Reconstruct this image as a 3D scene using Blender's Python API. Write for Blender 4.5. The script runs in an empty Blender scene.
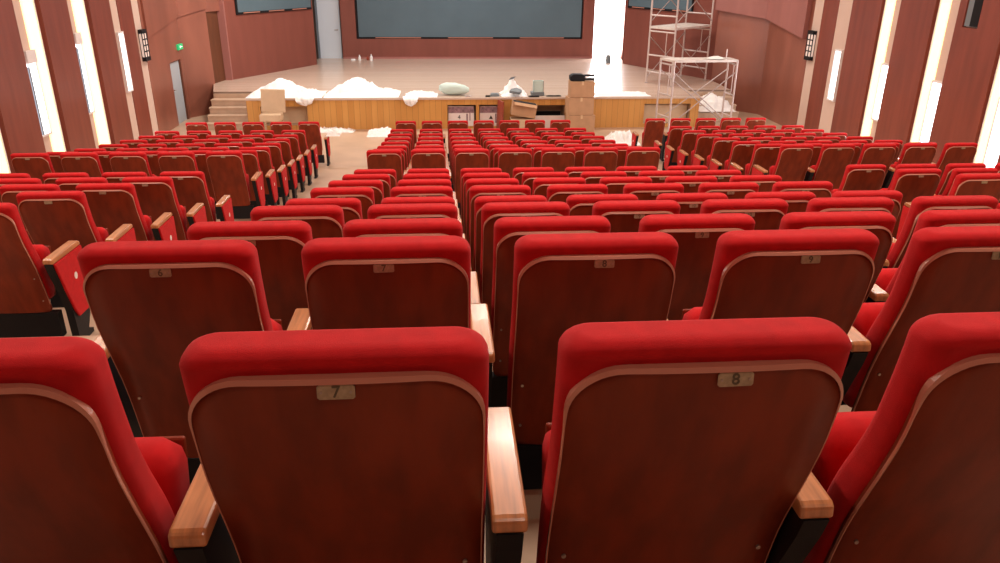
import bpy, bmesh, math, random
from mathutils import Vector, Matrix, noise
random.seed(7)
scene = bpy.context.scene
COL = scene.collection
ZC = 4.26                       # camera eye height above the flat floor by the stage

# ------------------------------------------------------------------ materials
def srgb(r, g, b):
    f = lambda c: (c/255/12.92) if c/255 <= .04045 else ((c/255+.055)/1.055)**2.4
    return (f(r), f(g), f(b), 1)

def mat(name, col, rough=.6, spec=.5, metal=0, noise_amt=0, nscale=(8, 8, 8), bump=0, bscale=400, sheen=0,
        coat=0, emit=None, estr=0, col2=None, coatr=.2):
    m = bpy.data.materials.new(name); m.use_nodes = True
    nt = m.node_tree; b = nt.nodes['Principled BSDF']
    b.inputs['Base Color'].default_value = col
    b.inputs['Roughness'].default_value = rough
    b.inputs['Metallic'].default_value = metal
    b.inputs['Specular IOR Level'].default_value = spec
    if sheen:
        b.inputs['Sheen Weight'].default_value = sheen
        b.inputs['Sheen Roughness'].default_value = .45
        b.inputs['Sheen Tint'].default_value = (1, .35, .35, 1)
    if coat:
        b.inputs['Coat Weight'].default_value = coat
        b.inputs['Coat Roughness'].default_value = coatr
    tc = nt.nodes.new('ShaderNodeTexCoord')
    if noise_amt:
        mp = nt.nodes.new('ShaderNodeMapping'); mp.inputs['Scale'].default_value = nscale
        n = nt.nodes.new('ShaderNodeTexNoise'); n.inputs['Scale'].default_value = 1; n.inputs['Detail'].default_value = 5
        r = nt.nodes.new('ShaderNodeValToRGB')
        c2 = col2 or tuple(c*(1-noise_amt) for c in col[:3])+(1,)
        c1 = tuple(min(1, c*(1+noise_amt*.5)) for c in col[:3])+(1,)
        r.color_ramp.elements[0].color = c2; r.color_ramp.elements[1].color = c1
        r.color_ramp.elements[0].position = .35; r.color_ramp.elements[1].position = .65
        nt.links.new(tc.outputs['Object'], mp.inputs[0]); nt.links.new(mp.outputs[0], n.inputs['Vector'])
        nt.links.new(n.outputs['Fac'], r.inputs[0]); nt.links.new(r.outputs[0], b.inputs['Base Color'])
    if bump:
        n2 = nt.nodes.new('ShaderNodeTexNoise'); n2.inputs['Scale'].default_value = bscale
        bp = nt.nodes.new('ShaderNodeBump'); bp.inputs['Strength'].default_value = bump; bp.inputs['Distance'].default_value = .002
        nt.links.new(tc.outputs['Object'], n2.inputs['Vector'])
        nt.links.new(n2.outputs['Fac'], bp.inputs['Height']); nt.links.new(bp.outputs[0], b.inputs['Normal'])
    if emit:
        b.inputs['Emission Color'].default_value = emit; b.inputs['Emission Strength'].default_value = estr
    return m

def planks(name, col, col2, width, axis, rough=.45, length=2.4):
    """boards side by side along one axis, each board its own tone, with thin dark joints"""
    m = mat(name, col, rough)
    nt = m.node_tree; b = nt.nodes['Principled BSDF']
    tc = nt.nodes.new('ShaderNodeTexCoord'); sp = nt.nodes.new('ShaderNodeSeparateXYZ')
    nt.links.new(tc.outputs['Object'], sp.inputs[0])
    d = nt.nodes.new('ShaderNodeMath'); d.operation = 'DIVIDE'; d.inputs[1].default_value = width
    nt.links.new(sp.outputs[axis], d.inputs[0])
    fl = nt.nodes.new('ShaderNodeMath'); fl.operation = 'FLOOR'; nt.links.new(d.outputs[0], fl.inputs[0])
    fr = nt.nodes.new('ShaderNodeMath'); fr.operation = 'FRACT'; nt.links.new(d.outputs[0], fr.inputs[0])
    wn = nt.nodes.new('ShaderNodeTexWhiteNoise'); wn.noise_dimensions = '1D'; nt.links.new(fl.outputs[0], wn.inputs['W'])
    mp = nt.nodes.new('ShaderNodeMapping'); mp.inputs['Scale'].default_value = (9, 9, 1.2) if axis == 'X' else (1.2, 9, 9)
    n = nt.nodes.new('ShaderNodeTexNoise'); n.inputs['Detail'].default_value = 6; n.inputs['Scale'].default_value = 1
    nt.links.new(tc.outputs['Object'], mp.inputs[0]); nt.links.new(mp.outputs[0], n.inputs['Vector'])
    ad = nt.nodes.new('ShaderNodeMath'); ad.operation = 'ADD'
    nt.links.new(wn.outputs['Value'], ad.inputs[0]); nt.links.new(n.outputs['Fac'], ad.inputs[1])
    hf = nt.nodes.new('ShaderNodeMath'); hf.operation = 'MULTIPLY'; hf.inputs[1].default_value = .5
    nt.links.new(ad.outputs[0], hf.inputs[0])
    mx = nt.nodes.new('ShaderNodeMix'); mx.data_type = 'RGBA'
    mx.inputs[6].default_value = col; mx.inputs[7].default_value = col2
    nt.links.new(hf.outputs[0], mx.inputs[0])
    gt = nt.nodes.new('ShaderNodeMath'); gt.operation = 'LESS_THAN'; gt.inputs[1].default_value = .035
    nt.links.new(fr.outputs[0], gt.inputs[0])
    mx2 = nt.nodes.new('ShaderNodeMix'); mx2.data_type = 'RGBA'
    mx2.inputs[7].default_value = tuple(c*.45 for c in col2[:3])+(1,)
    nt.links.new(gt.outputs[0], mx2.inputs[0]); nt.links.new(mx.outputs[2], mx2.inputs[6])
    nt.links.new(mx2.outputs[2], b.inputs['Base Color'])
    return m

M = {}
M['fabric'] = mat('red_fabric', (.56, .008, .010, 1), .85, .25, noise_amt=.10, nscale=(25, 25, 25), bump=.5, bscale=900, sheen=.14)
M['shell'] = mat('mahogany_shell', (.225, .031, .008, 1), .5, .26, noise_amt=.24, nscale=(16, 16, 3), coat=.08, coatr=.3)
M['trim'] = mat('plywood_edge', (.60, .24, .16, 1), .3, .6, coat=.5)
M['arm'] = mat('honey_wood', (.56, .22, .08, 1), .33, .5, noise_amt=.3, nscale=(60, 4, 20), coat=.6, coatr=.15)
M['black'] = mat('black_metal', (.008, .008, .01, 1), .55, .3)
M['plate'] = mat('brass_plate', (.46, .37, .24, 1), .4, .5, metal=.35, noise_amt=.2, nscale=(120, 120, 120))
M['numeral'] = mat('numeral_paint', (.72, .66, .55, 1), .5)
M['numeral_dark'] = mat('numeral_shade', (.12, .09, .05, 1), .6)
M['sticker'] = mat('white_sticker', (.85, .8, .75, 1), .6)
M['screw'] = mat('screw_steel', (.45, .38, .33, 1), .35, metal=.8)
M['floor'] = mat('cream_floor', srgb(196, 166, 140), .38, .5, noise_amt=.10, nscale=(1.5, 1.5, 1.5))
M['wood_wall'] = mat('red_brown_veneer', srgb(134, 66, 50), .45, .4, noise_amt=.16, nscale=(5, 5, .6), coat=.15)
M['wood_wall2'] = mat('brown_veneer', srgb(152, 92, 74), .36, .5, noise_amt=.22, nscale=(1.2, 1.2, .35), coat=.35, coatr=.35)
M['bulkhead'] = mat('rose_lit_veneer', srgb(165, 108, 100), .45, .4, noise_amt=.1, nscale=(2, 2, .5))  # pinkish light on the right bulkhead is mixed into this colour
M['stage_wood'] = mat('stage_panel_veneer', srgb(132, 74, 62), .5, .35, noise_amt=.08, nscale=(3, 3, .5))
M['cream'] = mat('cream_plaster', srgb(218, 192, 176), .7, .3, noise_amt=.03, nscale=(2, 2, 2))
M['ceil'] = mat('ceiling_plaster', srgb(215, 205, 195), .8)
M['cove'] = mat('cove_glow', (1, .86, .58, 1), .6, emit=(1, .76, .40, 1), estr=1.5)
M['day'] = mat('daylight_glass', (1, 1, 1, 1), .2, emit=(.93, .95, 1, 1), estr=3.2)
M['dayhall'] = mat('daylit_passage', (1, 1, 1, 1), .5, emit=(1, .97, .97, 1), estr=3.0)
M['winframe'] = mat('window_frame_grey', srgb(120, 130, 140), .5)
M['winwhite'] = mat('window_reveal_white', srgb(235, 230, 228), .6)
M['screen'] = mat('slate_screen', srgb(88, 108, 118), .6, .35, noise_amt=.05, nscale=(1, 1, 1))
M['dark'] = mat('dark_gap', srgb(28, 26, 28), .8, .2)
M['door_dark'] = mat('umber_door', srgb(104, 60, 38), .55, .35, noise_amt=.15, nscale=(8, 8, 1))
M['door_white'] = mat('pale_door', srgb(215, 225, 235), .5)
M['door_pale'] = mat('pale_grey_door', srgb(178, 184, 190), .6)
M['deck'] = planks('stage_deck', srgb(214, 192, 174), srgb(198, 172, 152), .12, 'Y', .25)
M['front'] = planks('stage_front', srgb(214, 158, 84), srgb(188, 128, 58), .16, 'X', .5)
M['steps'] = mat('pale_steps', srgb(196, 168, 142), .55, noise_amt=.1, nscale=(5, 5, 5))
M['plastic'] = mat('white_sheeting', (.92, .91, .90, 1), .5, .4, noise_amt=.06, nscale=(6, 6, 6))
M['foam'] = mat('white_foam', (.85, .82, .78, 1), .8, .2)
M['teal'] = mat('pale_teal_bag', srgb(200, 222, 214), .5)
M['card'] = mat('brown_cardboard', srgb(186, 146, 112), .8, .15, noise_amt=.07, nscale=(6, 6, 6))
M['card2'] = mat('light_cardboard', srgb(206, 178, 146), .8, .15, noise_amt=.06, nscale=(4, 4, 4))
M['tape'] = mat('packing_tape', srgb(208, 178, 140), .3)
M['carton'] = mat('white_carton', srgb(232, 220, 216), .7)
M['print'] = mat('carton_print', srgb(150, 116, 124), .7, noise_amt=.5, nscale=(14, 14, 14))
M['grey'] = mat('grey_scrap', srgb(116, 124, 128), .6)
M['steel'] = mat('scaffold_tube', srgb(205, 190, 184), .4, .5, metal=.25)
M['steelb'] = mat('scaffold_brace', srgb(176, 160, 154), .45, .5, metal=.3)
M['board'] = mat('scaffold_board', srgb(214, 204, 196), .6, noise_amt=.15, nscale=(6, 6, 6))
M['redboard'] = mat('red_brown_board', srgb(150, 66, 46), .6)
M['green'] = mat('exit_green', (.02, .35, .12, 1), .5, emit=(.03, .75, .25, 1), estr=.45)
M['white_lit'] = mat('pictogram_white', (.8, 1, .85, 1), .5, emit=(.8, 1, .85, 1), estr=1.0)
M['lamp'] = mat('sconce_glass', (.6, .45, .38, 1), .4, emit=(1, .80, .68, 1), estr=.45)

# ------------------------------------------------------------------ mesh builder
class MB:
    def __init__(s): s.v = []; s.f = []
    def add(s, vs, fs):
        o = len(s.v); s.v += [tuple(v) for v in vs]; s.f += [tuple(i+o for i in f) for f in fs]; return s
    def box(s, x0, x1, y0, y1, z0, z1):
        vs = [(x, y, z) for z in (z0, z1) for y in (y0, y1) for x in (x0, x1)]
        return s.add(vs, [(0, 2, 3, 1), (4, 5, 7, 6), (0, 1, 5, 4), (2, 6, 7, 3), (0, 4, 6, 2), (1, 3, 7, 5)])
    def prism(s, pts, lo, hi, axis='x'):
        """polygon in the two other axes, extruded along axis"""
        n = len(pts)
        mk = {'x': lambda a, p: (a, p[0], p[1]), 'y': lambda a, p: (p[0], a, p[1]), 'z': lambda a, p: (p[0], p[1], a)}[axis]
        vs = [mk(lo, p) for p in pts]+[mk(hi, p) for p in pts]
        fs = [tuple(range(n))[::-1], tuple(range(n, 2*n))]+[(i, (i+1) % n, n+(i+1) % n, n+i) for i in range(n)]
        return s.add(vs, fs)
    def tube(s, p, q, r, n=8):
        p = Vector(p); q = Vector(q); d = (q-p).normalized()
        a = d.orthogonal().normalized(); b = d.cross(a)
        vs = [c+r*(math.cos(t)*a+math.sin(t)*b) for c in (p, q) for t in [2*math.pi*i/n for i in range(n)]]
        return s.add(vs, [(i, (i+1) % n, n+(i+1) % n, n+i) for i in range(n)]+[tuple(range(n))[::-1], tuple(range(n, 2*n))])
    def rings(s, rings, cap=True):
        n = len(rings[0]); vs = [v for r in rings for v in r]; fs = []
        for k in range(len(rings)-1):
            for i in range(n):
                j = (i+1) % n
                fs.append((k*n+i, k*n+j, (k+1)*n+j, (k+1)*n+i))
        if cap: fs += [tuple(range(n))[::-1], tuple(range((len(rings)-1)*n, len(rings)*n))]
        return s.add(vs, fs)
    def mesh(s, name, m, smooth=False, bevel=0, seg=2):
        me = bpy.data.meshes.new(name); me.from_pydata(s.v, [], s.f)
        bm = bmesh.new(); bm.from_mesh(me)
        bmesh.ops.recalc_face_normals(bm, faces=bm.faces)
        if bevel:
            es = [e for e in bm.edges if len(e.link_faces) == 2 and e.calc_face_angle(0) > .5]
            bmesh.ops.bevel(bm, geom=es, offset=bevel, segments=seg, affect='EDGES', profile=.5, clamp_overlap=True)
        bm.to_mesh(me); bm.free()
        me.materials.append(m)
        if smooth:
            for p in me.polygons: p.use_smooth = True
        return me
    def build(s, name, m, parent=None, smooth=False, bevel=0, loc=None, seg=2):
        return link(name, s.mesh(name, m, smooth, bevel, seg), parent, loc)

def link(name, data, parent=None, loc=None):
    o = bpy.data.objects.new(name, data); COL.objects.link(o)
    if parent: o.parent = parent
    if loc: o.location = loc
    return o
def tag(o, label=None, cat=None, group=None, kind=None):
    if label: o['label'] = label
    if cat: o['category'] = cat
    if group: o['group'] = group
    if kind: o['kind'] = kind
    return o
def empty(name, loc=(0, 0, 0), rz=0):
    o = link(name, None); o.location = loc; o.rotation_euler = (0, 0, rz); o.empty_display_size = .1
    return o
def struct(o): o['kind'] = 'structure'; return o
def W(z): return z+ZC          # height relative to the eye -> height above the flat floor

# ------------------------------------------------------------------ camera
th, ps, ro, f0 = math.radians(22.643), math.radians(4.471), math.radians(-.451), 760.02
f = Vector((math.sin(ps)*math.cos(th), math.cos(ps)*math.cos(th), -math.sin(th)))
r = Vector((math.cos(ps), -math.sin(ps), 0)); d = f.cross(r)
r2 = math.cos(ro)*r+math.sin(ro)*d; d2 = -math.sin(ro)*r+math.cos(ro)*d
cam_d = bpy.data.cameras.new('camera'); cam_d.sensor_width = 36; cam_d.lens = f0/1000*36; cam_d.clip_start = .05; cam_d.clip_end = 200
cam = bpy.data.objects.new('camera', cam_d); COL.objects.link(cam)
mw = Matrix.Identity(4)
for i in range(3):
    mw[i][0] = r2[i]; mw[i][1] = -d2[i]; mw[i][2] = -f[i]
mw[2][3] = ZC
cam.matrix_world = mw; scene.camera = cam
def project(x, y, z):
    p = Vector((x, y, z-ZC)); zz = p.dot(f)
    if zz < .1: return None
    return 500+f0*p.dot(r2)/zz, 281.5+f0*p.dot(d2)/zz

# ------------------------------------------------------------------ rows (Y of the back's top edge, depth of that edge below the eye)
REAR = {1: (.985, .558), 2: (1.918, .734), 3: (2.755, .952), 4: (3.690, 1.174), 5: (4.522, 1.380), 6: (5.402, 1.556),
        7: (6.274, 1.736), 8: (7.174, 1.918), 9: (8.136, 2.113)}
FRONT = [(9.94+.87*k, dd) for k, dd in enumerate([2.307, 2.49, 2.64, 2.765, 2.88, 2.99, 3.08])]+[(17.07, 3.279)]
BH = .98
X9 = 1.003
XL, XR = -7.4, 9.85

# ------------------------------------------------------------------ floor
prof = [(-2.6, W(-.38-BH)), (REAR[1][0]-.1, W(-.38-BH))]
for n in range(1, 10):
    y0 = REAR[n][0]-.1; z = W(-REAR[n][1]-BH)
    y1 = (REAR[n+1][0]-.1) if n < 9 else 9.1
    prof += [(y0, z), (y1, z)]
prof += [(9.1, W(-2.307-BH)), (10.3, W(-2.307-BH))]
for y, dd in FRONT[1:7]: prof.append((y+.3, W(-dd-BH)))
prof += [(17.1, 0), (32.2, 0)]
mb = MB(); n = len(prof)
mb.add([(x, y, z) for x in (XL-.3, XR+.3) for y, z in prof], [(i, i+1, n+i+1, n+i) for i in range(n-1)])
low = -.25
mb.add([(x, y, z) for x in (XL-.3, XR+.3) for y, z in ((-2.6, low), (32.2, low))], [(0, 1, 3, 2)])
fl = struct(mb.build('floor', M['floor']))

# ------------------------------------------------------------------ side walls: cream recess plane, veneer piers (trim), windows, coves
CE = W(2.7)
def wall_piece(name, pts, m, z0=-.2, z1=CE):
    mbw = MB().prism(pts, z0, z1, 'z'); return struct(mbw.build(name, m))
wl = MB(); RD = .09
wl.prism([(XL-RD-.2, -2.6), (XL-RD-.2, 20.55), (XL-RD, 20.55), (XL-RD, -2.6)], -.2, CE, 'z')
struct(wl.build('wall_left', M['cream']))
wr = MB()
wr.prism([(XR+RD+.2, -2.6), (XR+RD+.2, 20.55), (XR+RD, 20.55), (XR+RD, -2.6)], -.2, CE, 'z')
struct(wr.build('wall_right', M['cream']))
tn = [0]
def trim(mb, m, **k):
    tn[0] += 1; return struct(mb.build('trim_%d' % tn[0], m, **k))
openL = [(10.5, 11.42), (12.62, 13.52), (14.67, 15.62), (16.74, 17.74), (18.82, 19.22), (20.1, 20.55)]
openR = [(10.55, 11.25), (12.6, 13.32), (14.63, 15.38), (16.60, 17.34), (18.62, 19.28), (20.06, 20.56)]
for side, ops in (('L', openL), ('R', openR)):
    fx = (XL-RD+.001, XL-.012) if side == 'L' else (XR+.012, XR+RD-.001)
    for a_, b_ in ops[-2:]:
        trim(MB().box(*fx, a_-.01, b_, -.2, CE), M['cream'])
    xs = (XL-RD, XL) if side == 'L' else (XR, XR+RD)
    edges = [-2.6]+[e for o in ops for e in o][:-1]
    for i in range(0, len(edges), 2):
        a, b = edges[i], edges[i+1]
        if side == 'R' and abs(a-13.32) < .01:       # this pier holds the dark speaker niche
            y0, y1, z0, z1 = 13.98, 14.42, W(-1.03), W(.25)
            m_ = MB().box(*xs, a, y0, -.2, CE).box(*xs, y1, b, -.2, CE).box(*xs, y0, y1, -.2, z0).box(*xs, y0, y1, z1, CE)
            trim(m_, M['wood_wall'])
            nb = empty('wall_speaker', (XR+.02, (y0+y1)/2, z0))
            tag(nb, 'tall dark loudspeaker let into a right wall wood pier near the top', 'speaker')
            MB().box(0, .12, -.2, .2, .02, z1-z0-.02).build('speaker_body', M['grey'], nb)
            MB().box(-.012, 0, -.2, .03, .03, z1-z0-.03).build('speaker_grille', M['dark'], nb)
        elif side == 'L' and abs(a-11.42) < .01:
            y0, y1, z0, z1 = 12.0, 12.44, W(-1.0), W(.25)
            m_ = MB().box(*xs, a, y0, -.2, CE).box(*xs, y1, b, -.2, CE).box(*xs, y0, y1, -.2, z0).box(*xs, y0, y1, z1, CE)
            trim(m_, M['wood_wall'])
        else:
            trim(MB().box(*xs, a, b, -.2, CE), M['wood_wall'])

def cove(side, y0, y1):
    x = XL-RD if side == 'L' else XR+RD; s = 1 if side == 'L' else -1
    return x, s
def cove_wash(side, y0, y1, z0, z1, label):
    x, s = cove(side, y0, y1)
    t = empty('cove_wash', (x, (y0+y1)/2, z0)); tag(t, label, 'wall glow', 'painted cove glow in the side walls')
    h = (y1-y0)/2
    MB().box(min(s*.002, s*.03), max(s*.002, s*.03), -h, h, 0, z1-z0).build('wash_glow', M['cove'], t)  # glowing strip imitates the hidden cove lamp's wash on the recess wall
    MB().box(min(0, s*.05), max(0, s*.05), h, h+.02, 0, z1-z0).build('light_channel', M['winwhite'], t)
zt = W(2.2)
cove_wash('L', 13.02, 13.42, W(-3.45), zt, 'warm vertical glow painted on the wall at the left edge of the photo')
cove_wash('L', 15.10, 15.50, W(-3.80), zt, 'warm glow painted on the wall beside the left wall window nearest the camera')
cove_wash('L', 17.12, 17.60, W(-4.0), zt, 'warm glow painted on the wall beside the second left wall window')
cove_wash('R', 13.00, 13.25, W(-3.45), zt, 'warm vertical glow painted on the wall at the right edge of the photo')
cove_wash('R', 15.02, 15.30, W(-3.80), zt, 'warm painted wall glow between the wide wood piers left of the wall speaker')
cove_wash('R', 16.95, 17.26, W(-4.0), zt, 'narrow warm painted wall glow second from the stage on right wall')

wn_ = [0]
def window(side, y0, y1, z0, z1, slit=False, flush=False):
    wn_[0] += 1
    x, s = cove(side, y0, y1)
    if flush: x += s*(RD-.008)
    t = struct(empty('window_%d' % wn_[0], (x, (y0+y1)/2, z0))); h = (y1-y0)/2; H = z1-z0; w = .035
    a = lambda d0, d1: (min(s*d0, s*d1), max(s*d0, s*d1))
    MB().box(*a(0, .055), -h, -h+w, 0, H).box(*a(0, .055), h-w, h, 0, H).box(*a(0, .055), -h+w, h-w, 0, w).box(*a(0, .055), -h+w, h-w, H-w, H).build('window_frame', M['winwhite'], t)
    MB().box(*a(.005, .02), -h+w, h-w, w, H-w).build('pane', M['day'], t)
    if slit:
        MB().box(*a(.02, .05), -h+.10, -h+.15, w, H-.12).build('window_mullion', M['winframe'], t)
        MB().box(*a(.02, .09), -h+.06, h-.03, H-.06, H+.16).build('blind_box', M['winwhite'], t)
window('L', 14.69, 15.12, W(-3.05), W(-1.66), True)
window('L', 16.76, 17.12, W(-3.0), W(-1.52), True)
window('L', 18.88, 19.21, W(-2.86), W(-1.5), flush=True)
window('R', 12.62, 13.02, W(-3.5), W(-2.1))
window('R', 14.65, 15.02, W(-3.45), W(-2.09))
window('R', 16.62, 16.95, W(-3.24), W(-1.98))
window('R', 18.65, 19.0, W(-3.12), W(-1.88), flush=True)

# wood wall beside the stage, angled in to meet the deck
def swall(name, a, b, th_, m, z0=-.2, z1=CE, inward=1):
    a = Vector(a); b = Vector(b); dv = (b-a).normalized(); nn = Vector((-dv.y, dv.x))*th_*inward
    return struct(MB().prism([a, b, b+nn, a+nn], z0, z1, 'z').build(name, m))
# left: with door opening
DL = (22.15, 23.08)
m_ = MB().box(XL-.3, XL, 20.55, DL[0], -.2, CE).box(XL-.3, XL, DL[1], 23.3, -.2, CE).box(XL-.3, XL, DL[0], DL[1], W(-2.56), CE)
trim(m_, M['wood_wall2'])
swall('wall_stage_left', (XL, 23.3), (-6.82, 24.15), .3, M['wood_wall2'])
dr = struct(empty('door_1', (XL-.08, sum(DL)/2, 0)))
MB().box(-.03, .03, -.44, .44, .0, 1.68).build('door_panel', M['door_pale'], dr)
MB().tube((.03, -.36, .95), (.08, -.36, .95), .015).tube((.08, -.36, .95), (.08, -.26, .95), .012).build('door_handle', M['steelb'], dr)
MB().box(-.2, .06, -.465, -.43, 0, 1.72).box(-.2, .06, .43, .465, 0, 1.72).box(-.2, .06, -.43, .43, 1.68, 1.72).build('door_frame', M['door_dark'], dr)
# bulkheads: the upper walls stand proud, their lower edge rising towards the stage
for pts, off, m_b in (([(XL, 20.72), (XL, 23.3), (-6.82, 24.15)], (.05, 0), M['wood_wall2']), ([(XR, 20.72), (XR, 23.3), (8.72, 24.6)], (-.14, -.03), M['bulkhead'])):
    zs = [W(-1.78), W(-1.44), W(-1.25)]; V = []
    for (x, y), z in zip(pts, zs):
        V += [(x, y, z), (x+off[0], y+off[1], z), (x+off[0], y+off[1], CE), (x, y, CE)]
    F = [(0, 1, 2, 3), (8, 9, 10, 11)]
    for k in (0, 4):
        for e in range(4): F.append((k+e, k+(e+1) % 4, k+4+(e+1) % 4, k+4+e))
    trim(MB().add(V, F), m_b)
# right wall by stage
m_ = MB().box(XR, XR+.3, 20.55, 23.3, -.2, CE)
trim(m_, M['wood_wall2'])
swall('wall_stage_right', (XR, 23.3), (8.72, 24.6), .3, M['wood_wall2'], inward=-1)
# dark side openings next to the wing walls (left one seen)
od = struct(empty('door_2', (-6.92, 24.75, W(-3.4))))
MB().prism([(.0, -.62), (.06, -.62), (.28, .5), (.24, .5)], 0, 2.05, 'z').build('door_panel', M['door_dark'], od)
struct(MB().prism([(-6.86, 24.15), (-6.6, 24.95), (-6.9, 25.3), (-7.2, 24.3)], W(-1.35), CE, 'z').build('wall_lintel', M['wood_wall2']))
# wing walls
swall('wall_wing_left', (-6.5, 25.0), (-4.46, 28.9), .22, M['stage_wood'])
swall('wall_wing_right', (6.82, 29.05), (8.72, 24.6), .22, M['stage_wood'])
trim(MB().prism([(-6.70, 24.92), (-6.50, 24.92), (-6.49, 25.02), (-6.68, 25.06)], W(-3.4), CE, 'z'), M['bulkhead'])
# back wall with two door openings
YB = 30.85
BLD = (-4.9, -3.74); BRD = (6.0, 7.2)
m_ = MB().box(XL-.3, BLD[0], YB, YB+.2, -.2, CE).box(BLD[1], BRD[0], YB, YB+.2, -.2, CE).box(BRD[1], XR+.3, YB, YB+.2, -.2, CE)
m_.box(BLD[0], BLD[1], YB, YB+.2, W(-.6), CE).box(BRD[0], BRD[1], YB, YB+.2, W(-.4), CE)
struct(m_.build('wall_back', M['stage_wood']))
d3 = struct(empty('door_3', (-4.18, YB+.05, W(-3.4))))
MB().box(-.42, .4, 0, .05, 0, 2.8).build('door_panel', M['door_white'], d3)
MB().box(-.5, -.42, -.06, .06, 0, 2.85).box(-.5, .45, -.06, .06, 2.8, 2.88).build('door_frame', M['winframe'], d3)
MB().tube((.3, 0, 1.05), (.3, -.06, 1.05), .02).tube((.3, -.06, 1.05), (.18, -.06, 1.05), .014).build('door_handle', M['steelb'], d3)
d4 = struct(empty('door_4', (6.6, YB+.6, W(-3.4))))
MB().box(-1.2, 1.2, 0, .05, 0, 3.3).build('daylit_passage', M['dayhall'], d4)
# raised frame round the big screen
FX = (-3.72, 5.98)
fr = MB().box(FX[0], -3.17, YB-.14, YB, W(-3.4), W(1.2)).box(5.55, FX[1], YB-.14, YB, W(-3.4), W(1.2)).box(-3.17, 5.55, YB-.14, YB, W(-3.4), W(-2.67))
trim(fr, M['stage_wood'])
trim(MB().box(FX[0], FX[1], YB-.16, YB-.14, W(-3.4), W(-3.33)), M['bulkhead'])
def screen(name, p0, p1, z0, z1, label, inset=.0):
    p0 = Vector(p0); p1 = Vector(p1); L = (p1-p0).length; t = empty(name, (p0.x, p0.y, z0), math.atan2((p1-p0).y, (p1-p0).x))
    tag(t, label, 'screen')
    H = z1-z0
    MB().box(.0, L, -.03, 0, 0, H).build('screen_border', M['dark'], t)
    MB().box(.07, L-.05, -.045, -.03, .07, H-.05).build('screen_surface', M['screen'], t)
    mbp = MB(); prev = .08*L
    for k in range(3):
        mbp.box(prev, prev+.2*L, -.05, -.03, .03, .055); prev += .32*L
    mbp.build('loose_edging', M['trim'], t)
screen('projection_screen', (-3.15, YB-.05), (5.53, YB-.05), W(-2.67), W(.9), 'wide slate grey screen on the wall behind the stage')
screen('side_screen', (-6.27, 25.42), (-4.50, 28.80), W(-1.50), W(.9), 'slate grey screen on the angled wall left of stage')
screen('side_screen', (6.86, 28.90), (8.24, 25.68), W(-1.42), W(.9), 'slate grey screen on the angled wall behind the scaffold')
# rear wall, ceiling
struct(MB().box(XL-.3, XR+.3, -2.8, -2.6, -.2, CE).build('wall_rear', M['wood_wall']))
struct(MB().box(XL-.4, XR+.4, -2.8, 32.4, CE, CE+.15).build('ceiling', M['ceil']))
struct(MB().box(XL-.3, XR+.3, 32.2, 32.4, -.2, CE).build('wall_passage', M['cream']))

# ------------------------------------------------------------------ stage
SY, DZ = 21.35, W(-3.4)
SX0, SX1 = -5.28, 7.3
niches = [(-4.92, -3.66, .12, .64), (.17, .96, .06, .66), (1.05, 1.74, .06, .66), (2.58, 3.46, .08, .64), (5.72, 7.06, .10, .66)]
st = MB()
# deck slab
deck = MB()
deck.prism([(SX0, SY-.04), (SX1, SY-.04), (SX1, 22.56), (8.62, 22.56), (8.72, 24.6), (8.75, 24.7), (6.9, 29.0), (7.25, 31.6), (-4.7, 31.6), (-4.7, 28.9), (-6.5, 25.0), (-6.9, 25.0), (-7.0, 24.5), (-6.85, 24.1), (-6.45, 22.56), (SX0, 22.56)], DZ-.05, DZ, 'z')
struct(deck.build('stage_deck', M['deck']))
# front face with niches cut out: fill columns between openings
cur = SX0
for a, b, z0, z1 in niches:
    st.box(cur, a, SY, SY+.05, 0, DZ-.05); st.box(a, b, SY, SY+.05, 0, z0); st.box(a, b, SY, SY+.05, z1, DZ-.05)
    cur = b
st.box(cur, SX1, SY, SY+.05, 0, DZ-.05)
st.box(SX0, SX0+.04, SY+.05, 22.56, 0, DZ-.05).box(SX1-.04, SX1, SY+.05, 22.56, 0, DZ-.05)
st
struct(st.build('stage_front', M['front']))
nl = MB()
for a, b, z0, z1 in niches:
    nl.box(a-.02, b+.02, SY+.62, SY+.64, z0-.02, z1+.02).box(a-.02, a, SY+.05, SY+.62, z0-.02, z1).box(b, b+.02, SY+.05, SY+.62, z0-.02, z1)
    nl.box(a, b, SY+.05, SY+.62, z0-.02, z0).box(a-.02, b+.02, SY+.05, SY+.62, z1, z1+.02)
trim(nl, M['steps'])
def stairs(x0, x1, name):
    m = MB()
    for k in range(4):
        y = SY+.10+.26*k; z = DZ*(k+1)/5
        m.box(x0, x1, y, 22.52, z-DZ/5 if k else 0, z-.03)
        m.box(x0-.01, x1+.01, y-.03, 22.52, z-.03, z)
    m.box(x0, x1, 22.52, 22.58, 0, DZ-.051)
    return struct(m.build(name, M['steps']))
stairs(-6.45, SX0, 'stairs_left'); stairs(SX1, 8.62, 'stairs_right')

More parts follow.
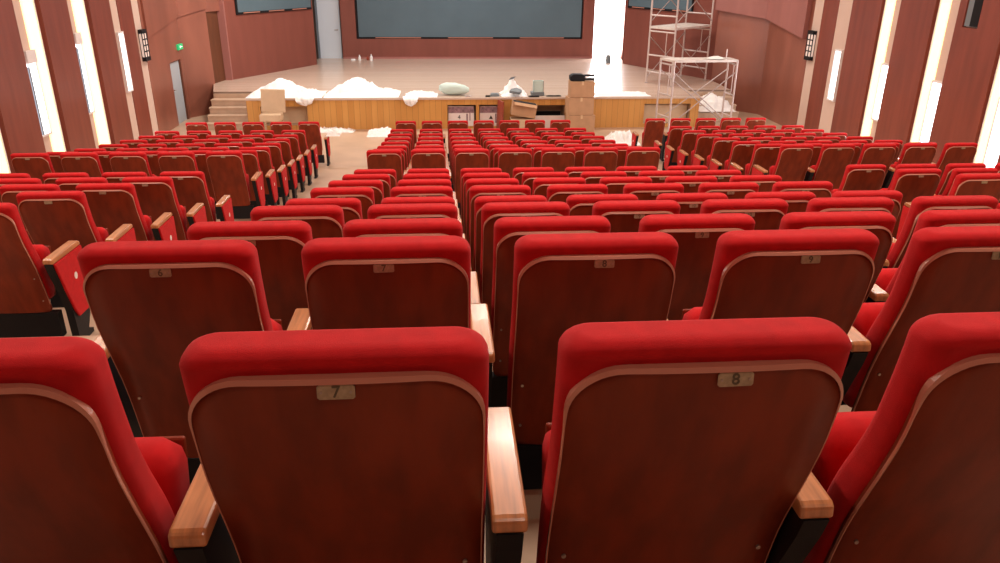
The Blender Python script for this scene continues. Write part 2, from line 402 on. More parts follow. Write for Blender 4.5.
# ------------------------------------------------------------------ the auditorium seat
PROF = [(.24, .197), (.32, .182), (.40, .165), (.48, .147), (.56, .125), (.64, .095), (.72, .064), (.80, .036), (.85, .025), (.91, .012), (.98, 0), (1.08, -.004)]
def yb(z):
    if z <= PROF[0][0]: return PROF[0][1]
    for (z0, y0), (z1, y1) in zip(PROF, PROF[1:]):
        if z <= z1: return y0+(y1-y0)*(z-z0)/(z1-z0)
    return PROF[-1][1]
HW = .221
def panel_hw(z, top=BH, R=.085, Rb=.035, bot=.24, hw=HW):
    if z > top-R: return hw-R+math.sqrt(max(0, R*R-(z-(top-R))**2))
    if z < bot+Rb: return hw-Rb+math.sqrt(max(0, Rb*Rb-(bot+Rb-z)**2))
    return hw
def zlevels():
    a = [.24+.035*(1-math.cos(t*math.pi/8)) for t in range(0, 5)]
    b = [.30+.04*i for i in range(15)]
    c = [BH-.085+.085*math.sin(t*math.pi/20) for t in range(0, 11)]
    return sorted(set([round(z, 5) for z in a+b+c]))
ZL = zlevels()
def crown(u): return -.010*(1-u*u)          # shell bows very slightly
def make_shell():
    m = MB(); N = 8; rows = []
    for z in ZL:
        w = panel_hw(z)
        rows.append([(w*(-1+2*i/N), yb(z)+crown(-1+2*i/N), z) for i in range(N+1)])
    back = []; V = []
    for rr in rows: V += rr
    nB = len(V)
    V += [(x, y+.014, z) for x, y, z in V]
    F = []; C = N+1; K = len(rows)
    for k in range(K-1):
        for i in range(N):
            q = (k*C+i, k*C+i+1, (k+1)*C+i+1, (k+1)*C+i); F.append(q); F.append(tuple(nB+j for j in q[::-1]))
    for k in range(K-1):
        for e in (0, N):
            F.append((k*C+e, (k+1)*C+e, nB+(k+1)*C+e, nB+k*C+e))
    for i in range(N):
        F.append((i, i+1, nB+i+1, nB+i)); o = (K-1)*C; F.append((o+i, o+i+1, nB+o+i+1, nB+o+i))
    m.add(V, F); me = m.mesh('back_shell', M['shell'], smooth=True)
    return me
def make_edge():
    """pale plywood edge running up one side, over the top and down the other"""
    path = []
    zs = [z for z in ZL if z >= .30]
    for z in zs: path.append((-panel_hw(z), z))
    wtop = panel_hw(BH)
    for i in range(1, 8): path.append((-wtop+2*wtop*i/8, BH))
    for z in reversed(zs): path.append((panel_hw(z), z))
    ring = []
    n = len(path)
    for i, (x, z) in enumerate(path):
        a = Vector(path[max(0, i-1)]); b = Vector(path[min(n-1, i+1)]); t = (b-a)
        t = t.normalized() if t.length > 1e-6 else Vector((0, 1)); nx, nz = -t.y, t.x       # outward
        y = yb(z)+crown(x/HW if abs(x) < HW else 1); o = .0030
        q = max(0, min(1, (z-.86)/.10)); o = .0009+.0021*q; ya = y-.0006-.0032*q; yc = y+.006+.010*q
        ring.append([(x+nx*o, ya+.004*q, z+nz*o), (x+nx*o, yc, z+nz*o), (x-nx*o, yc, z-nz*o), (x-nx*o*1.6, ya, z-nz*o*1.6)])
    return MB().rings(ring).mesh('edge_trim', M['trim'])
def rrect(hw, y0, y1, z, rad, n=5):
    pts = []; hy = (y1-y0)/2; cy = (y0+y1)/2; rad = min(rad, hy*.98, hw*.98)
    for qx, qy, a0 in ((1, 1, 0), (-1, 1, 90), (-1, -1, 180), (1, -1, 270)):
        for i in range(n+1):
            t = math.radians(a0+90*i/n)
            pts.append((qx*(hw-rad)+rad*math.cos(t), cy+qy*(hy-rad)+rad*math.sin(t), z))
    return pts
def make_cushion():
    rings = []; top = 1.022; R = .034
    zs = [.33+.03*i for i in range(23)]
    zs = [z for z in zs if z < top-R]+[top-R+R*math.sin(math.radians(a)) for a in (0, 12, 25, 38, 50, 62, 74, 84, 90)]
    for z in zs:
        s = 0
        if z > top-R: s = R-math.sqrt(max(0, R*R-(z-top+R)**2))
        hw = .229-.75*s - (.012*max(0, (z-.99)/.07) if z > .99 else 0)
        lum = .008*math.exp(-((z-.62)/.1)**2)
        y0 = yb(min(z, 1.0))+.006+s*.85; y1 = yb(z)+.098+lum-s*.8
        if z > BH+.01: y0 -= .010*min(1, (z-BH)/.03)*(1 if s < .03 else .6)
        rings.append(rrect(hw, y0, y1, z, .034))
    rings[0] = [(x*.96, .01+y, z) for x, y, z in rings[0]]
    return MB().rings(rings).mesh('back_cushion', M['fabric'], smooth=True)
def make_seat():
    # folded-up seat: local frame along the tilted seat, then rotated
    rings = []
    L = .365
    for i in range(0, 15):
        t = i/14; a = abs(2*t-1); s = .03*max(0, (a-.75)/.25)**2
        rings.append(rrect(.208-s, -.055+s, .055-s, L*t, .035))
    m = MB().rings(rings)
    ang = math.radians(-12)
    m.v = [(x, .26+y*math.cos(ang)-z*math.sin(ang), .30+y*math.sin(ang)+z*math.cos(ang)) for x, y, z in m.v]
    return m.mesh('seat_cushion', M['fabric'], smooth=True)
def make_pan():
    m = MB().box(-.195, .195, .0555, .070, .02, .35)
    ang = math.radians(-12)
    m.v = [(x, .26+y*math.cos(ang)-z*math.sin(ang), .30+y*math.sin(ang)+z*math.cos(ang)) for x, y, z in m.v]
    return m.mesh('seat_board', M['shell'], bevel=.006)
AZ = .652
def make_arm():
    m = MB().prism([(.066, AZ-.032), (.068, AZ-.006), (.08, AZ), (.30, AZ+.002), (.425, AZ+.001), (.445, AZ-.01), (.448, AZ-.03), (.40, AZ-.034)], -.032, .032, 'x')
    return m.mesh('armrest', M['arm'], bevel=.006, smooth=False)
def make_support():
    m = MB().prism([(.065, AZ-.033), (.43, AZ-.035), (.42, .45), (.40, .14), (.34, .05), (.40, .03), (.40, 0), (.14, 0), (.14, .03), (.20, .05), (.19, .25), (.15, .40), (.08, .57)], -.024, .024, 'x')
    return m.mesh('arm_support', M['black'])
def make_endpanel():
    m = MB().prism([(.075, AZ-.034), (.445, AZ-.036), (.445, .24), (.40, .19), (.235, .19), (.20, .25), (.14, .42)], .022, .040, 'x')
    return m.mesh('end_panel', M['fabric'], bevel=.006)
def make_endpanel_l():
    m = MB().prism([(.075, AZ-.034), (.445, AZ-.036), (.445, .24), (.40, .19), (.235, .19), (.20, .25), (.14, .42)], -.040, -.022, 'x')
    return m.mesh('end_panel', M['fabric'], bevel=.006)
def make_sticker(s):
    n = 14; c = (.29, .46)
    pts = [(c[0]+.020*math.cos(2*math.pi*i/n), c[1]+.024*math.sin(2*math.pi*i/n)) for i in range(n)]
    a, b = (.040, .0415) if s > 0 else (-.0415, -.040)
    return MB().prism(pts, a, b, 'x').mesh('sticker', M['sticker'])
def make_bar():
    return MB().box(-.25, .25, .19, .25, .06, .235).mesh('cross_bar', M['black'])
def make_plate():
    m = MB()
    w, h = .0275, .0115; c = .003
    pts = [(-w+c, -h), (w-c, -h), (w, -h+c), (w, h-c), (w-c, h), (-w+c, h), (-w, h-c), (-w, -h+c)]
    return m.prism(pts, -.002, 0, 'y').mesh('number_plate', M['plate'])
def make_rivets():
    return MB().tube((0, -.002, 0), (0, -.0034, 0), .0022, 8).mesh('rivet', M['screw'])
def make_screws():
    return MB().tube((0, 0, 0), (0, -.004, 0), .0045, 8).mesh('screw', M['screw'])
MS = dict(shell=make_shell(), edge=make_edge(), cushion=make_cushion(), seat=make_seat(), pan=make_pan(), arm=make_arm(),
          support=make_support(), endp=make_endpanel(), endl=make_endpanel_l(), st1=make_sticker(1), st0=make_sticker(-1),
          bar=make_bar(), plate=make_plate(), rivets=make_rivets(), screw=make_screws())
def text_curve(body, size, m, ext=.0004, shear=0):
    c = bpy.data.curves.new('numeral', 'FONT'); c.body = body; c.size = size; c.extrude = ext
    c.align_x = 'CENTER'; c.align_y = 'CENTER'; c.shear = shear; c.space_character = .9
    c.materials.append(m); return c
def text_mesh(body, size, m, ext=.0004, off=0):
    c = text_curve(body, size, m, ext); c.offset = off
    o = bpy.data.objects.new('temporary_text', c); COL.objects.link(o)
    dg = bpy.context.evaluated_depsgraph_get(); dg.update()
    me = bpy.data.meshes.new_from_object(o.evaluated_get(dg))
    bpy.data.objects.remove(o); bpy.data.curves.remove(c)
    return me
NUM = {k: text_mesh(str(k), .026, M['numeral_dark'], off=.0004) for k in range(6, 13)}

def seat(x, y, z, label, group, number=None, right=True, left=False, endr=False, endl=False, arm=.268, endarm=.325, detail=False, rz=0, sticker=True, ax1=None, px=None):
    t = empty('auditorium_seat', (x, y, z), rz); tag(t, label, 'seat', group)
    link('back_shell', MS['shell'], t); link('edge_trim', MS['edge'], t); link('back_cushion', MS['cushion'], t)
    link('seat_cushion', MS['seat'], t); link('seat_board', MS['pan'], t); link('cross_bar', MS['bar'], t)
    jx = random.uniform(-.008, .008) if px is None else px
    p = link('number_plate', MS['plate'], t, (jx, yb(.958)-.0135, .9615)); p.rotation_euler = (math.radians(-4), random.uniform(-.02, .02), 0)
    if detail:
        for sx in (-1, 1): link('rivet', MS['rivets'], p, (sx*.0215, 0, 0))
    if number:
        o = link('numeral', NUM[number], p, (0, -.0026, 0)); o.rotation_euler = (math.pi/2, 0, 0)
    for on, sx, e in ((right, 1, endr), (left, -1, endl)):
        if not on: continue
        ax = sx*(ax1 or (endarm if e else arm))
        link('armrest', MS['arm'], t, (ax, 0, 0)); link('arm_support', MS['support'], t, (ax, 0, 0))
        if e:
            q = link('end_panel', MS['endp'] if sx > 0 else MS['endl'], t, (ax, 0, 0))
            if sticker: link('sticker', MS['st1'] if sx > 0 else MS['st0'], q)
    if detail:
        for sx in (-1, 1):
            for zz in (.33, .50):
                link('screw', MS['screw'], t, (sx*.19, yb(zz)-.004, zz))
    return t
ordw = ['', 'first', 'second', 'third', 'fourth', 'fifth', 'sixth', 'seventh', 'eighth', 'ninth']
nearw = {1: 'the nearest row', 2: 'the second nearest row', 3: 'the third nearest row', 4: 'the fourth nearest row', 5: 'the fifth nearest row',
         6: 'the sixth nearest row', 7: 'the third row before the cross aisle', 8: 'the second row before the cross aisle', 9: 'the row just before the cross aisle'}
def inframe(x, y, z, hw=.27):
    ps_ = [project(x+a, y+b, z+c) for a in (-hw, hw) for b in (0, .3) for c in (.55, 1.06)]
    return any(p and -4 < p[0] < 1004 and -4 < p[1] < 567 for p in ps_)
HIDE = set()
def put(key, *a, **k):
    if key in HIDE: return None
    o = seat(*a, **k); return o
# rear centre block, seats 6..12
for n, (y, dd) in REAR.items():
    for k in range(6, 13):
        x = X9+(k-9)*.58+({7: -.008, 8: -.020, 9: -.022}.get(k, -.004) if n == 1 else 0); z = W(-dd-BH)
        if not inframe(x, y, z): continue
        put(('RC', n, k), x, y, z, 'red seat with plate number %d, %s, rear centre block' % (k, nearw[n]), 'seats of the rear centre block', number=k,
            right=True, left=(k == 6), endr=(k == 12), endl=(k == 6), endarm=.30, detail=(n <= 3), rz=random.uniform(-.004, .004), sticker=False,
            ax1={6: .296, 8: .254}.get(k) if n == 1 else None, px={(1, 7): .003, (1, 8): .032, (2, 8): .012, (2, 9): .014}.get((n, k)))
# front centre block
fw = {0: 'back row', 1: 'second row from back', 2: 'third row from back', 3: 'fourth row from back', 4: 'fourth row from stage',
      5: 'third row from stage', 6: 'second row from stage', 7: 'row nearest the stage'}
for k, (y, dd) in enumerate(FRONT):
    for j in range(7):
        x = X9+(j-3)*.58-.03-.03*k/7
        pos = 'the left end' if j == 0 else 'the right end' if j == 6 else ordw[j+1]+' from left'
        put(('FC', k, j), x, y, W(-dd-BH), 'red seat, %s, %s, front centre block' % (pos, fw[k]), 'seats of the front centre block',
            left=(j == 0), endr=(j == 6), endl=(j == 0), endarm=.30, rz=random.uniform(-.006, .006))
# side blocks
def side_block(name, rows, xs, pitch, sgn, count, group, words, tag_):
    for k, (y, dd, x0) in enumerate(rows):
        for j in range(count):
            x = x0+sgn*pitch*j; z = W(-dd-BH)
            if not inframe(x, y, z): continue
            pos = 'aisle seat' if j == 0 else ordw[j+1]+' seat from the aisle'
            put((tag_, k, j), x, y, z, 'red %s, %s, %s' % (pos, words[k], name), group,
                right=(sgn > 0) or (j == 0), left=(sgn < 0 and j == count-1) or (sgn > 0 and j == 0),
                endr=(sgn < 0 and j == 0) or (sgn > 0 and j == count-1), endl=(sgn > 0 and j == 0) or (sgn < 0 and j == count-1),
                arm=pitch/2, endarm=.33 if sgn < 0 else .38, rz=random.uniform(-.008, .008), detail=(tag_ == 'RL' and k <= 1))
rowsL = [(y, dd, -2.83-.1*(k/7)) for k, (y, dd) in enumerate(FRONT)]
rowsR = [(y, dd-.02, 4.85+.02*(k/7)) for k, (y, dd) in enumerate(FRONT)]
side_block('front left block', rowsL, None, .605, -1, 5, 'seats of the front left block', fw, 'FL')
side_block('front right block', rowsR, None, .59, 1, 5, 'seats of the front right block', fw, 'FR')
rw = {4: 'fourth row from the camera', 5: 'fifth nearest row', 6: 'sixth nearest row', 7: 'third row before cross aisle', 8: 'second row before cross aisle', 9: 'row before cross aisle'}
side_block('rear left block', [(REAR[n][0], REAR[n][1], -2.785) for n in range(4, 10)], None, .6, -1, 6, 'seats of the rear left block', [rw[n] for n in range(4, 10)], 'RL')
side_block('rear right block', [(REAR[n][0], REAR[n][1]+.01, 4.83) for n in range(7, 10)], None, .6, 1, 5, 'seats of the rear right block', [rw[n] for n in range(7, 10)], 'RR')

# ------------------------------------------------------------------ wall fittings
def sconce(side, y, z0, z1, label):
    X = XL if side == 'L' else XR; s = 1 if side == 'L' else -1
    X -= s*.03
    t = empty('wall_sconce', (X, y, z0)); tag(t, label, 'wall lamp', 'wall sconces')
    H = z1-z0; a = lambda d0, d1: (min(s*d0, s*d1), max(s*d0, s*d1)); w = .17
    MB().box(*a(0, .03), -w+.02, w-.02, 0, H).build('back_plate', M['black'], t)
    MB().box(*a(.03, .10), -w+.03, w-.03, .10, H-.10).build('lamp_glass', M['lamp'], t)
    MB().box(*a(.03, .12), -w, w, 0, .09).build('cap', M['black'], t)
    MB().box(*a(.03, .12), -w, w, H-.09, H).build('cap', M['black'], t)
    g = MB()
    for yy in (-w+.01, 0, w-.01): g.box(*a(.098, .112), yy-.016, yy+.016, .09, H-.09)
    for i in range(1, 4): g.box(*a(.098, .112), -w, w, .09+(H-.18)*i/4-.014, .09+(H-.18)*i/4+.014)
    g.build('lattice', M['black'], t)
sconce('L', 20.40, W(-2.30), W(-1.55), 'black lattice wall lamp on the left wall')
sconce('R', 20.36, W(-2.30), W(-1.55), 'black lattice wall lamp on the right wall')
es = empty('exit_sign', (XL, 23.12, W(-2.3))); tag(es, 'small green lit exit sign above the left side door', 'sign')
MB().box(0, .05, -.20, .20, 0, .15).build('sign_box', M['green'], es)
MB().box(.05, .054, -.02, .15, .066, .084).prism([(-.08, .075), (-.02, .12), (-.02, .03)], .05, .054, 'x').build('arrow', M['white_lit'], es)

# ------------------------------------------------------------------ crumpled things
def crumple(name, x0, x1, y0, y1, z, peaks, m, label, cat, amp=.05, n=(60, 24), group=None, seed=0, drape=None, freq=5):
    """a heap whose height follows a few peaks plus fold noise; base stays on z"""
    cx, cy = (x0+x1)/2, (y0+y1)/2; V = []; F = []
    nx, ny = n; rg = random.Random(seed)
    pk = max(p[2] for p in peaks)
    peaks = [(a, b, c*.8, e) for a, b, c, e in peaks]+[(rg.uniform(x0, x1), rg.uniform(y0+.2*(y1-y0), y1), pk*rg.uniform(.1, .38), (x1-x0)*rg.uniform(.05, .12)) for _ in range(9)]
    for j in range(ny+1):
        for i in range(nx+1):
            u = i/nx; v = j/ny; x = x0+(x1-x0)*u; y = y0+(y1-y0)*v
            edge = min(1, 7*min(u, 1-u))*min(1, 4*min(v, 1-v)); edge = edge**.6
            h = .03
            for px, py, ph, pr in peaks:
                h += ph*math.exp(-((x-px)/pr)**2-((y-py)/(pr*.7))**2)
            nz = noise.noise(Vector((x*freq, y*freq, seed)))*.6+abs(noise.noise(Vector((x*freq*2.3, y*freq*2.3, seed+5))))*.9
            wob = .05*noise.noise(Vector((x*3, y*3, seed+9)))
            V.append((x-cx+wob, y-cy+wob*(1-abs(2*v-1)), max(.004, (h+amp*nz)*edge)))
    for j in range(ny):
        for i in range(nx):
            a = j*(nx+1)+i; F.append((a, a+1, a+nx+2, a+nx+1))
    o = MB().add(V, F).build(name, m, smooth=True, loc=(cx, cy, z))
    tag(o, label, cat, group); return o
c1 = crumple('plastic_sheeting', -5.3, -3.25, SY+.02, SY+1.3, DZ, [(-4.55, SY+.6, .26, .4), (-4.0, SY+.55, .20, .5), (-4.9, SY+.5, .10, .4), (-4.3, SY+.8, .12, .3)], M['plastic'],
             'white plastic sheeting heaped at the left end of the stage edge', 'plastic sheet', amp=.09, seed=1)
c2 = crumple('plastic_sheeting', -3.2, -1.15, SY+.02, SY+1.3, DZ, [(-2.5, SY+.6, .36, .6), (-1.9, SY+.6, .14, .5)], M['plastic'],
             'long low heap of white plastic sheeting along the stage edge', 'plastic sheet', amp=.08, seed=2)
c3 = crumple('plastic_sheeting', -1.0, -.1, SY+.02, SY+.8, DZ, [(-.6, SY+.35, .10, .35)], M['plastic'],
             'small flat white sheet beside the pale green bag on stage', 'plastic sheet', amp=.06, seed=3, n=(36, 20))
c4 = crumple('plastic_sheeting', 4.3, 5.9, SY+.02, SY+.8, DZ, [(4.8, SY+.35, .03, .5), (5.5, SY+.35, .02, .5)], M['plastic'],
             'thin white sheet lying on stage right of the box stack', 'plastic sheet', amp=.035, seed=4, n=(48, 20))
def hang(name, x0, x1, zt_, zb, parent, seed):
    V = []; F = []; nx, nz = 16, 12
    for j in range(nz+1):
        for i in range(nx+1):
            u = i/nx; v = j/nz; wd = (1-.35*v)
            x = (x0+x1)/2+(u-.5)*(x1-x0)*wd+.03*noise.noise(Vector((u*3, v*3, seed)))
            zz = zt_+(zb-zt_)*v*(1-.25*abs(2*u-1)*v)+.02
            y = SY-.07-.05*math.sin(math.pi*v)-.05*noise.noise(Vector((u*5, v*2, seed+3)))+(.09*(1-v)**6)
            V.append((x-parent.location.x, y-parent.location.y, zz-parent.location.z))
    for j in range(nz):
        for i in range(nx):
            a = j*(nx+1)+i; F.append((a, a+1, a+nx+2, a+nx+1))
    MB().add(V, F).build(name, M['plastic'], parent, smooth=True)
hang('hanging_fold', -3.98, -3.42, DZ+.03, DZ-.22, c1, 3)
hang('hanging_fold', -1.05, -.62, DZ+.02, DZ-.25, c3, 8)
c5 = crumple('plastic_bag', 4.25, 5.1, 19.0, 19.9, 0, [(4.65, 19.45, .28, .35)], M['foam'], 'crumpled white plastic bag on floor right of the front centre seats', 'plastic bag', amp=.12, seed=6, n=(44, 30), freq=8)
c6 = crumple('foam_scraps', -3.45, -2.4, 20.9, 21.28, 0, [(-3.0, 21.1, .04, .4)], M['foam'], 'row of white foam scraps on floor along the stage front', 'foam scraps', amp=.09, seed=7, n=(50, 16), freq=12)
c7 = crumple('foam_scraps', -2.0, -1.3, 20.3, 21.2, 0, [(-1.55, 21.0, .10, .2), (-1.8, 20.7, .05, .2)], M['foam'], 'crumpled white foam wrap on floor left of the front centre seats', 'foam scraps', amp=.10, seed=8, n=(40, 34), freq=9)
c8 = crumple('plastic_sheeting', 7.45, 8.55, SY+.32, SY+1.15, DZ*2/5+.02, [(7.95, SY+.85, .36, .36), (8.25, SY+.6, .22, .25), (7.8, SY+1.0, .2, .3)], M['foam'], 'crumpled translucent white sheeting on the steps behind scaffold', 'plastic sheet', amp=.10, seed=9, n=(40, 30), freq=7)
c9 = crumple('dust_sheet', -2.62, -2.28, 17.28, 17.62, W(-3.279-BH)+.655, [(-2.45, 17.45, .10, .14)], M['foam'], 'small white cloth over the arm of the left aisle seat by stage', 'cloth', amp=.03, seed=11, n=(20, 20), freq=9)

# teal bag
rings = []
for i in range(15):
    t = i/14; s = math.sin(math.pi*min(1, max(0, t*.94+.03)))**.45
    rings.append([(-.42+.84*t, .17*s*math.cos(a)+.01*math.sin(5*a+9*t), .19+.19*s*math.sin(a)*(1-.25*t)+.008*math.sin(7*a+20*t)-.02) for a in [2*math.pi*k/18 for k in range(18)]])
o = MB().rings(rings).build('packing_bag', M['teal'], smooth=True, loc=(.36, SY+.45, DZ)); tag(o, 'pale green stuffed bag lying on the stage edge', 'bag'); o.rotation_euler = (0, .06, -.12)
# loose papers / wrap with grey bits
o = crumple('wrapping_paper', 1.68, 2.42, SY+.08, SY+.85, DZ, [(1.98, SY+.45, .26, .13), (2.12, SY+.4, .22, .26), (1.85, SY+.4, .12, .2)], M['plastic'], 'crumpled white wrapping standing up on stage above the tilted box', 'paper', amp=.08, seed=12, n=(36, 30), freq=7)
g = MB().prism([(-.16, -.12), (.12, -.16), (.20, .0), (.06, .1), (-.10, .06)], .10, .16, 'z'); g.v = [(x, y, z+.25*(y+.1)+.02*math.sin(30*x)) for x, y, z in g.v]
g.build('grey_liner', M['grey'], o, loc=(0, -.33, 0))
MB().prism([(-.08, 0), (.06, .03), (.12, .10), (-.02, .07)], -.01, .01, 'y').build('grey_flap', M['grey'], o, loc=(-.07, -.1, .42))
def lump(name, x, y, z, sx, sy, sz, m, label, cat, group=None):
    rings = []
    for i in range(7):
        a = math.pi*(i/6)*.5; s = math.cos(a)**.4 if i < 6 else .02
        rings.append([(sx*s*math.copysign(abs(math.cos(t))**.5, math.cos(t)), sy*s*math.copysign(abs(math.sin(t))**.5, math.sin(t)), sz*math.sin(a)+.01*math.sin(3*t)*s*(i > 0)) for t in [2*math.pi*k/16+.1 for k in range(16)]])
    o = MB().rings(rings).build(name, m, loc=(x, y, z)); tag(o, label, cat, group); return o
lump('tool_pouch', 1.50, SY+.22, DZ, .13, .09, .09, M['grey'], 'small dark grey pouch left of the wrapping paper on stage', 'tool pouch')
lump('plastic_offcut', 1.30, SY+.12, DZ, .07, .05, .04, M['dark'], 'tiny black offcut at the stage edge above the cartons', 'offcut')
lump('rubber_offcut', 2.58, SY+.05, DZ, .16, .06, .035, M['dark'], 'flat black offcut on stage above the tilted cardboard box', 'offcut')
lump('wooden_offcut', 3.15, SY+.12, DZ, .22, .05, .03, M['dark'], 'long dark offcut on stage edge left of the box stack', 'offcut')
lump('paper_scrap', .75, SY+.12, DZ, .10, .05, .03, M['steelb'], 'small grey paper scrap right of the green bag', 'scrap')
# small open crate with a dark base
o = empty('small_carton', (2.72, SY+.35, DZ)); tag(o, 'small pale carton with dark base on the stage edge', 'carton')
MB().box(-.19, .17, -.14, .14, 0, .10).build('carton_base', M['grey'], o, bevel=.01)
MB().box(-.13, .15, -.10, -.085, .10, .40).box(-.13, -.115, -.10, .10, .10, .40).box(.135, .15, -.10, .10, .10, .40).box(-.13, .15, .085, .10, .10, .40).build('carton_wall', M['teal'], o)
MB().box(-.12, .14, -.09, .09, .33, .36).build('carton_filling', M['grey'], o)

# ------------------------------------------------------------------ boxes in front of and under the stage
def carton(name, x, y, z, w, dpt, h, m, label, rz=0, open_=False, ry=0, tape=True, group=None):
    t = empty(name, (x, y, z), rz); t.rotation_euler = (0, ry, rz); tag(t, label, 'box', group)
    a, b = w/2, dpt/2
    if not open_:
        MB().box(-a, a, -b, b, 0, h).build('carton_body', m, t, bevel=.008)
        if tape: MB().box(-.03, .03, -b-.002, b+.002, h-.001, h+.002).box(-.03, .03, -b-.003, -b, h-.09, h).build('packing_tape', M['tape'], t)
    else:
        k = .008
        MB().box(-a, a, -b, -b+k, 0, h).box(-a, a, b-k, b, 0, h).box(-a, -a+k, -b+k, b-k, 0, h).box(a-k, a, -b+k, b-k, 0, h).box(-a+k, a-k, -b+k, b-k, 0, k).build('carton_body', m, t)
        fl_ = MB().prism([(-b, h), (-b-.02, h+.004), (-b-.16, h-.05), (-b-.155, h-.06)], -a+.02, a-.02, 'x')
        fl_.build('flap', m, t)
        MB().prism([(-b+k, h-.01), (b-k, h-.01), (b-k, h-.02), (-b+k, h-.02)], -a+k, a-k, 'x').build('carton_filling', M['dark'], t)
    return t
BXC = 3.80; BY = 20.95
carton('cardboard_box', BXC+.02, BY, 0, .74, .58, .47, M['card'], 'bottom box of the cardboard stack against the stage')
carton('cardboard_box', BXC-.01, BY, .474, .70, .52, .46, M['card'], 'middle box of the cardboard stack against the stage', rz=.03)
carton('cardboard_box', BXC+.03, BY+.03, .938, .66, .48, .42, M['card'], 'top box of the cardboard stack, black fitting on it', rz=-.02)
o = empty('bracket_fitting', (BXC+.02, BY, 1.362)); tag(o, 'black two-pronged fitting lying on the cardboard box stack', 'fitting')
MB().prism([(-.33, .02), (-.28, 0), (.05, 0), (.08, .04), (.08, .14), (.0, .18), (-.25, .18), (-.33, .13)], -.14, .14, 'y').build('body', M['black'], o, bevel=.012)
for zz in (.04, .14): MB().box(.07, .33, -.05, .05, zz-.022, zz+.022).box(.30, .34, -.07, .07, zz-.03, zz+.03).build('prong', M['black'], o, bevel=.006)
carton('cardboard_box', 2.22, 20.95, .43, .66, .40, .36, M['card'], 'open cardboard box tilted to the right before the stage front', open_=True, ry=.17)
carton('cardboard_box', 2.22, 20.95, 0, .66, .46, .36, M['card2'], 'pale cardboard box under the tilted open box', tape=False)
o = MB().box(-.02, .02, -.22, .22, 0, .80).build('timber_board', M['redboard'], loc=(1.60, 21.12, 0)); o.rotation_euler = (0, .05, .25); tag(o, 'red-brown board standing left of the tilted cardboard box', 'board')
def printed(x, w, label, mark):
    t = empty('printed_carton', (x, SY+.34, .06)); tag(t, label, 'carton', 'cartons in the stage front openings')
    MB().box(-w/2, w/2, -.25, .22, 0, .54).build('carton_body', M['carton'], t, bevel=.006)
    MB().box(-w/2+.004, w/2-.004, -.253, -.25, .36, .53).build('picture_band', M['print'], t)
    if mark == '4':
        c = text_mesh('4', .17, M['dark'], .001); o = link('printed_mark', c, t, (-w*.08, -.254, .24)); o.rotation_euler = (math.pi/2, 0, 0)
    else:
        MB().prism([(-.055, .19), (.055, .19), (.03, .25), (0, .29), (-.02, .24)], -.254, -.25, 'y').build('printed_mark', M['dark'], t)
    MB().box(w*.20, w*.26, -.254, -.25, .08, .34).box(w*.32, w*.36, -.254, -.25, .15, .5).build('printed_lines', M['print'], t)
printed(.55, .72, 'white carton marked 4 in the left stage front opening of two', '4')
printed(1.38, .62, 'white carton with a small dark triangle mark in stage front opening', 't')
o = MB().box(-.42, .42, -.02, .02, 0, .36).build('pink_board', M['carton'], loc=(3.03, SY-.06, 0)); tag(o, 'pale pink board leaning under the dark stage opening beside the box stack', 'board'); o.rotation_euler = (-.04, 0, 0)
o = MB().box(-.38, .38, -.02, .02, 0, .30).build('niche_dark_sheet', M['dark'], loc=(3.02, SY+.40, .1)); tag(o, 'dark sheet as the dark inside of the stage opening left of the box stack', 'panel')  # added sheet that makes the inside of this opening dark
# beige padded chair-like piece and pale slab at the left
o = empty('wrapped_chair', (-4.46, 20.85, 0)); tag(o, 'beige cardboard-wrapped chair standing before the left end of the stage', 'chair')
MB().prism([(-.33, .58), (.30, .56), (.33, 1.16), (-.29, 1.18)], .0, .10, 'y').build('backrest', M['card2'], o, bevel=.02)
MB().prism([(-.30, .40), (.24, .40), (.24, .58), (-.30, .58)], -.42, .06, 'y').build('seat', M['card2'], o, bevel=.02)
for sx in (-.26, .20):
    for yy in (-.38, .0): MB().box(sx-.025, sx+.025, yy, yy+.05, 0, .41).build('leg', M['card2'], o)
o = MB().prism([(-.62, 0), (.60, 0), (.60, .48), (.35, .55), (-.5, .52), (-.62, .45)], -.05, .05, 'y').build('foam_slab', M['card2'], loc=(-4.28, SY+.35, .125)); tag(o, 'pale beige slab stored in the stage opening behind the wrapped chair', 'slab')
o = MB().box(-.64, .64, -.03, .03, 0, .5).build('plywood_sheet', M['card2'], loc=(6.39, SY+.25, .10)); tag(o, 'pale plywood sheet in the stage opening behind the scaffold', 'plywood')
# bottles and bits far back on the stage
for i, (x, y, h, m, lab) in enumerate([(-3.05, 30.2, .20, M['plastic'], 'white bottle at back of stage below the screen left end'), (-2.75, 30.25, .16, M['redboard'], 'small red-brown can between two white bottles at back of stage'), (-2.6, 30.1, .24, M['plastic'], 'tallest white bottle at the back of stage')]):
    rr = .05
    rg = [[(rad*math.cos(t), rad*math.sin(t), z) for t in [2*math.pi*k/12 for k in range(12)]] for rad, z in ((rr, 0), (rr, h*.6), (rr*.4, h*.78), (rr*.4, h))]
    o = MB().rings(rg).build('bottle' if m is not M['redboard'] else 'can', m, loc=(x, y, DZ), smooth=False); tag(o, lab, 'bottle', 'bottles at back of stage' if m is not M['redboard'] else None)
lump('paint_tin', 6.32, 29.3, DZ, .09, .09, .30, M['grey'], 'small dark tin standing in the bright doorway at back right', 'tin')
lump('paper_scrap', -3.3, 30.25, DZ, .09, .06, .05, M['plastic'], 'small white paper scrap left of the far bottles on stage', 'scrap')

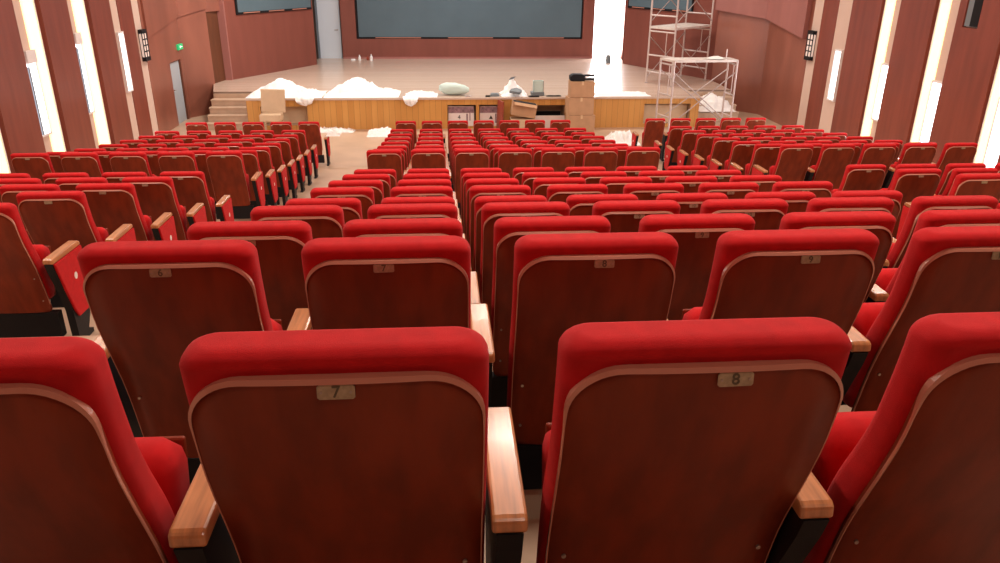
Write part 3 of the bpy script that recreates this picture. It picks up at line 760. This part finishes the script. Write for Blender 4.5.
# ------------------------------------------------------------------ scaffold towers
def scaffold(name, corners, z0, levels, label, board_z, over=0, posts_top=None):
    """corners: A(front left) B(front right) C(back right) D(back left); end frames are A-D and B-C"""
    ox, oy = corners[0]; t = empty(name, (ox, oy, z0)); tag(t, label, 'scaffold', 'scaffold towers')
    P = [Vector((x-ox, y-oy, 0)) for x, y in corners]
    up = lambda p, z: Vector((p.x, p.y, z))
    top = levels[-1]
    for a, b in ((0, 3), (1, 2)):
        m = MB()
        m.tube(up(P[a], 0), up(P[a], top), .029); m.tube(up(P[b], 0), up(P[b], top), .029)
        zb = 0
        for zt_ in levels:
            h = zt_-zb
            for q in (.22, .52, .94): m.tube(up(P[a], zb+h*q), up(P[b], zb+h*q), .023)
            c0 = P[a].lerp(P[b], .32); m.tube(up(c0, zb+h*.52), up(c0, zb+h*.94), .014)
            zb = zt_
        m.build('ladder_frame', M['steel'], t)
        for q in (a, b):
            MB().tube(up(P[q], -.0), up(P[q], .03), .05, 10).build('foot', M['steelb'], t)
    zb = 0
    for zt_ in levels:
        h = zt_-zb
        for a, b in ((0, 1), (3, 2)):
            MB().tube(up(P[a], zb+h*.1), up(P[b], zb+h*.85), .014).tube(up(P[a], zb+h*.85), up(P[b], zb+h*.1), .014).build('cross_brace', M['steelb'], t)
        zb = zt_
    if board_z is not None:
        c = sum(P, Vector())/4
        e = [c+(p-c)*1.02 for p in P]
        pts = [(p.x, p.y) for p in e]
        bd = MB().prism(pts, board_z, board_z+.06, 'z').build('platform', M['board'], t)
    return t
TA = scaffold('scaffold_tower', [(6.95, 23.1), (8.5, 24.55), (7.98, 25.5), (6.42, 24.0)], DZ, [1.66, 3.3, 4.9], 'tall white tube scaffold tower standing on the stage deck', 1.64)
TB = scaffold('scaffold_tower', [(6.22, 20.5), (7.98, 20.62), (7.95, 21.22), (6.03, 21.17)], 0, [1.92], 'low white tube scaffold before the stage at right', 1.88)
m = MB().tube((1.5, .3, 1.92), (1.5, .3, 2.2), .018); m.build('guard_post', M['steel'], TB)
m = MB(); 
crumple('cloth_bundle', 7.2, 7.6, 20.6, 20.9, 1.955, [(7.4, 20.75, .05, .12)], M['foam'], 'small white bundle lying on the low scaffold platform', 'cloth', amp=.03, seed=30, n=(16, 12))

# ------------------------------------------------------------------ lights
def area(x, y, z, sx, sy, power, col, rot=(0, 0, 0)):
    l = bpy.data.lights.new('ceiling_lamp', 'AREA'); l.shape = 'RECTANGLE'; l.size = sx; l.size_y = sy; l.energy = power; l.color = col
    o = bpy.data.objects.new('ceiling_lamp', l); COL.objects.link(o); o.location = (x, y, z); o.rotation_euler = rot; return o
WARM = (1, .88, .77); COOL = (.88, .93, 1)
zl = CE-.12
for y, pw in ((-1.2, 22), (2.6, 85), (6.4, 135), (10.2, 100), (14.2, 75), (18.2, 60)):
    for x in (-4.6, 1.2, 7.0):
        area(x, y, zl, 1.6, .6, pw, WARM)
for x, pw in ((-3.8, 300), (1.2, 170), (6.0, 170)):
    area(x, 23.2, zl-.3, 1.2, .6, pw, (1, .94, .86))
area(1.2, 28, zl, 6, .8, 170, (.96, .95, 1))
# daylight coming in through the right windows and the passage behind the stage
def day(x, y, z, sy, sz, power, sgn):
    o = area(x, y, z, sz, sy, power, COOL, (0, math.radians(90*sgn), 0)); o.name = 'window_daylight'
for y in (13, 15, 17, 19): day(XR-.1, y, W(-2.4), .5, 1.4, 60, 1)
for y in (15, 17, 19): day(XL+.1, y, W(-2.2), .5, 1.4, 40, -1)
o = area(6.6, YB+.3, W(-2.0), 1.1, 2.4, 160, (1, .97, 1), (math.radians(-90), 0, 0)); o.name = 'passage_daylight'

w = bpy.data.worlds.new('world'); scene.world = w; w.use_nodes = True
w.node_tree.nodes['Background'].inputs[0].default_value = (.9, .85, .8, 1); w.node_tree.nodes['Background'].inputs[1].default_value = .05
scene.view_settings.view_transform = 'Standard'
scene.view_settings.exposure = 0
